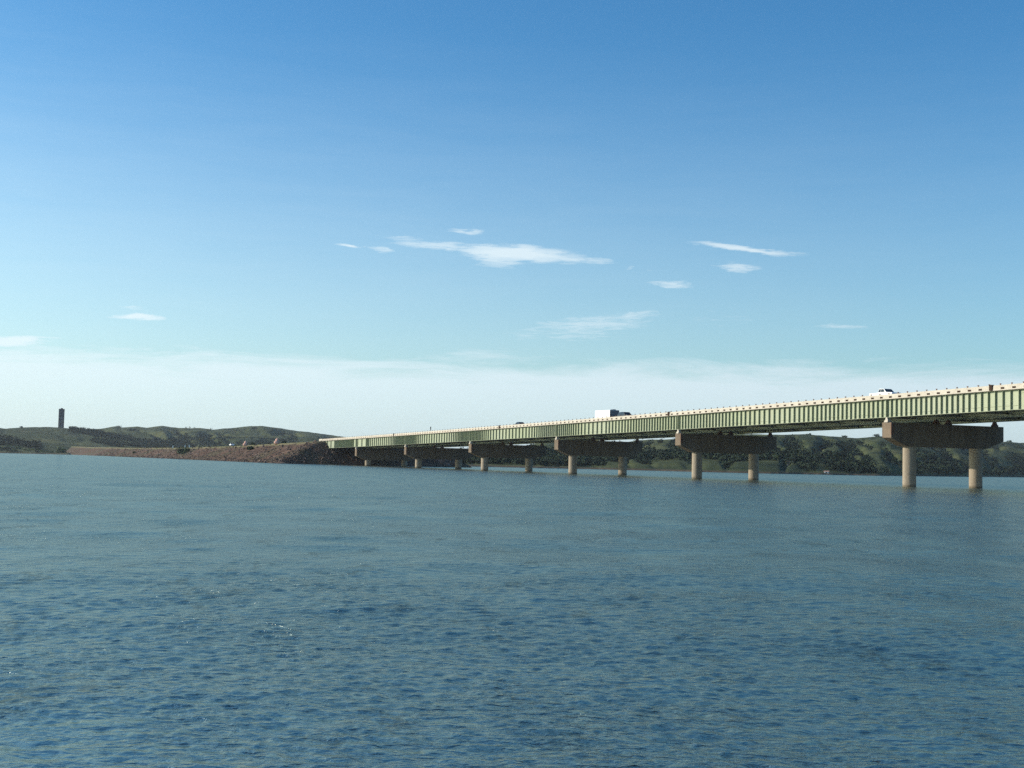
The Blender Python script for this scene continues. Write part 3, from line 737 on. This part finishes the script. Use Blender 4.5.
# ------------------------------------------------------------------ vehicles
def wheel(parent, x, y, r, wd=.24):
    t = MB().cyl((0,y,r), r, x-wd/2, x+wd/2, n=28, axis='x').build('wheel', M['tyre'], parent, smooth=True)
    o = math.copysign(wd/2, x)
    MB().cyl((0,y,r), r*.62, x+o-(.02 if x > 0 else -.012), x+o+(.012 if x > 0 else -.02), n=20, axis='x').build('rim', M['rim'], t, smooth=True)
def car(kind, v_, s, label, mat, flip=False, cat=None, name=None):
    """local +y points towards the far bank; the vehicle heads for -y"""
    z = zb(s)+GD+.326
    root = empty(name or kind, W(v_, s, z), TH + (math.pi if flip else 0))
    tag(root, label, cat or kind.replace('_', ' '))
    slope = (zb(s+1)-zb(s-1))/2
    root.rotation_euler = (math.atan(slope)*(-1 if flip else 1), 0, TH + (math.pi if flip else 0))
    if kind == 'pickup':
        L, Wd = 5.6, 1.95
        low = [(-2.8,.42),(-2.8,.95),(-2.65,1.08),(-1.35,1.18),(-1.25,1.19),(2.8,1.16),(2.8,.45)]
        cab = [(-1.25,1.19),(-.62,1.78),(.35,1.82),(.62,1.74),(.70,1.17)]
        win = [(-1.02,1.24),(-.54,1.71),(-.02,1.73),(-.02,1.24)]; win2 = [(.06,1.24),(.06,1.73),(.34,1.74),(.54,1.68),(.60,1.24)]
        wh = (-1.75, 1.7); r = .39
    elif kind == 'suv':
        L, Wd = 4.7, 1.9
        low = [(-2.35,.38),(-2.38,.8),(-2.2,.98),(-1.1,1.08),(2.3,1.08),(2.36,.9),(2.32,.4)]
        cab = [(-1.15,1.08),(-.45,1.68),(.2,1.74),(1.9,1.70),(2.28,1.07)]
        win = [(-.9,1.12),(-.36,1.60),(.25,1.65),(.25,1.12)]; win2 = [(.35,1.12),(.35,1.65),(1.75,1.62),(2.0,1.12)]
        wh = (-1.4, 1.4); r = .36
    else:
        L, Wd = 4.6, 1.8
        low = [(-2.3,.32),(-2.3,.66),(-2.1,.80),(-.95,.92),(1.7,.94),(2.25,.88),(2.3,.4),(2.2,.32)]
        cab = [(-1.0,.92),(-.2,1.40),(.3,1.45),(1.0,1.41),(1.75,.935)]
        win = [(-.75,.96),(-.14,1.33),(.38,1.37),(.38,.96)]; win2 = [(.48,.96),(.48,1.37),(.98,1.34),(1.5,.96)]
        wh = (-1.4, 1.35); r = .32
    hw = Wd/2
    MB().prism(low, -hw, hw).build('body', mat, root, bevel=.07, smooth=True)
    g = MB(); n = len(cab); zt = max(z_ for _, z_ in cab)
    for sgn in (-1, 1):
        for (y, z_) in cab: g.v.append((sgn*(hw-.06-.16*(z_-cab[0][1])/(zt-cab[0][1])), y, z_+.002))
    g.f = [(i, (i+1) % n, n+(i+1) % n, n+i) for i in range(n)] + [tuple(range(n))[::-1], tuple(range(n, 2*n))]
    g.build('cab' if kind == 'pickup' else 'roof', mat, root, bevel=.04, smooth=True)
    def inset(y, z_): return hw-.06-.16*(z_-cab[0][1])/(zt-cab[0][1])
    for sgn in (-1, 1):
        for poly in (win, win2):
            q = MB(); k = len(poly)
            for o in (.004, .020): q.v += [(sgn*(inset(y, z_)+o), y, z_) for (y, z_) in poly]
            q.f = [tuple(range(k)), tuple(range(k, 2*k))[::-1]] + [(i, (i+1) % k, k+(i+1) % k, k+i) for i in range(k)]
            q.build('window', M['car_glass'], root)
    def screen(a, b_, nm):
        (y0, z0_), (y1, z1_) = a, b_; q = MB(); dn = Vector((0, z1_-z0_, -(y1-y0))).normalized()
        if (nm == 'windscreen') == (dn.y > 0): dn = -dn
        for o in (.012, .026):
            for (t_, sg) in ((.1,-1),(.1,1),(.9,1),(.9,-1)):
                y = y0+(y1-y0)*t_; z_ = z0_+(z1_-z0_)*t_
                q.v.append((sg*(inset(y, z_)-.10), y+dn.y*o, z_+dn.z*o))
        q.f = [(0,1,2,3),(7,6,5,4),(0,4,5,1),(1,5,6,2),(2,6,7,3),(3,7,4,0)]
        q.build(nm, M['car_glass'], root)
    screen(cab[0], cab[1], 'windscreen'); screen(cab[-1], cab[-2], 'rear_window')
    for sgn in (-1, 1):
        yf = min(y for y, _ in low); yr = max(y for y, _ in low); zm = low[1][1]-.1
        MB().box((sgn*hw*.72-.2, yf-.03, zm-.14), (sgn*hw*.72+.2, yf+.1, zm+.06)).build('headlight', M['lamp_glass'], root, bevel=.02)
        MB().box((sgn*hw*.82-.13, yr-.1, zm-.1), (sgn*hw*.82+.13, yr+.03, zm+.12)).build('tail_light', M['tail_red'], root, bevel=.02)
        for y in wh: wheel(root, sgn*(hw-.08), y, r)
    return root
def s_at(px, v_):                       # place along the bridge where the lane v_ is seen at column px
    best = min((abs(512+F*((W(v_, s, 12)-CAM).dot(cr))/((W(v_, s, 12)-CAM).dot(fwd))-px), s) for s in np.arange(-70, 320, .5))
    return float(best[1])
car('pickup', 3.2, s_at(884.5, 3.2), 'white pickup truck on the bridge above the nearest pier', M['white_paint'], cat='pickup truck')
s_t = s_at(607, 3.2)
car('suv', 3.2, s_t-8.9, 'dark sport utility car just ahead of the white box trailer', M['dark_paint'], cat='car')
car('sedan', 3.2, s_at(520.5, 3.2), 'dark low car alone on the far half of the bridge', M['dark_paint'], cat='car')
tr = tag(empty('box_trailer', W(3.2, s_t, zb(s_t)+GD+.326), TH), 'tall white box trailer on the bridge, front shade coloured blue grey', 'trailer')
MB().box((-1.22,-3.6,.55), (1.22,3.7,2.45)).build('box', M['white_paint'], tr, bevel=.06)
MB().box((-1.20,-3.65,.6), (1.20,-3.603,2.4)).build('front_shade_panel', M['shade_and_vent_paint'], tr, bevel=.015)  # shade on the box's front face, put in as a blue-grey panel
MB().box((-1.0,-3.8,.4), (1.0,3.6,.548)).bar((0,-3.7,.47), (0,-5.3,.47), .14).build('chassis', M['dark_steel'], tr)
MB().box((-.45,-3.4,2.453), (.45,-2.6,2.62)).build('roof_vent', M['shade_and_vent_paint'], tr, bevel=.03)
for sgn in (-1, 1):
    for y in (.2, 1.1): wheel(tr, sgn*1.0, y, .36)
# white car on the bank road
p, s = on_emb(221, .1)
zr = float(road_z(s))+.33
wc = car('sedan', 3.0, 60, 'white car on the road along the bank', M['white_paint'], cat='car')
wc.location = W(1.6, s, zr); wc.rotation_euler = (0, 0, TH)
# sign post on the bridge
s_s = s_at(434, 1.0)
sg_ = tag(empty('road_sign', W(-.1, s_s, zb(s_s)+GD+.302), TH), 'small dark sign on a post above the bridge parapet', 'sign')
MB().cyl((0,0), .06, 0, 1.3, n=10).build('post', M['dark_steel'], sg_)
MB().box((-.12,-.09,1.0), (.12,-.061,1.9)).box((-.12,.061,1.0),(.12,.09,1.9)).box((-.14,-.06,.98),(.14,.06,1.92)).build('panel', M['sign_paint'], sg_)

# ------------------------------------------------------------------ air
hm = bpy.data.materials.new('haze_air'); hm.use_nodes = True; nt = hm.node_tree; nt.nodes.clear()
ho = N(nt, 'ShaderNodeOutputMaterial'); hv = N(nt, 'ShaderNodeVolumePrincipled')
hv.inputs['Color'].default_value = (.80, .90, 1, 1); hv.inputs['Density'].default_value = HAZE; hv.inputs['Anisotropy'].default_value = .2
nt.links.new(hv.outputs[0], ho.inputs['Volume'])
tag(MB().box((-12500,-12500,-30), (12500,12500,95)).build('haze', hm), kind='stuff')

# ------------------------------------------------------------------ view
vs = scene.view_settings; vs.view_transform = 'Standard'; vs.look = 'None'; vs.exposure = .35; vs.gamma = 1; vs.use_curve_mapping = False
scene.cycles.use_denoising = False
scene.cycles.max_bounces = 6
scene.cycles.sample_clamp_indirect = 4; scene.cycles.sample_clamp_direct = 5
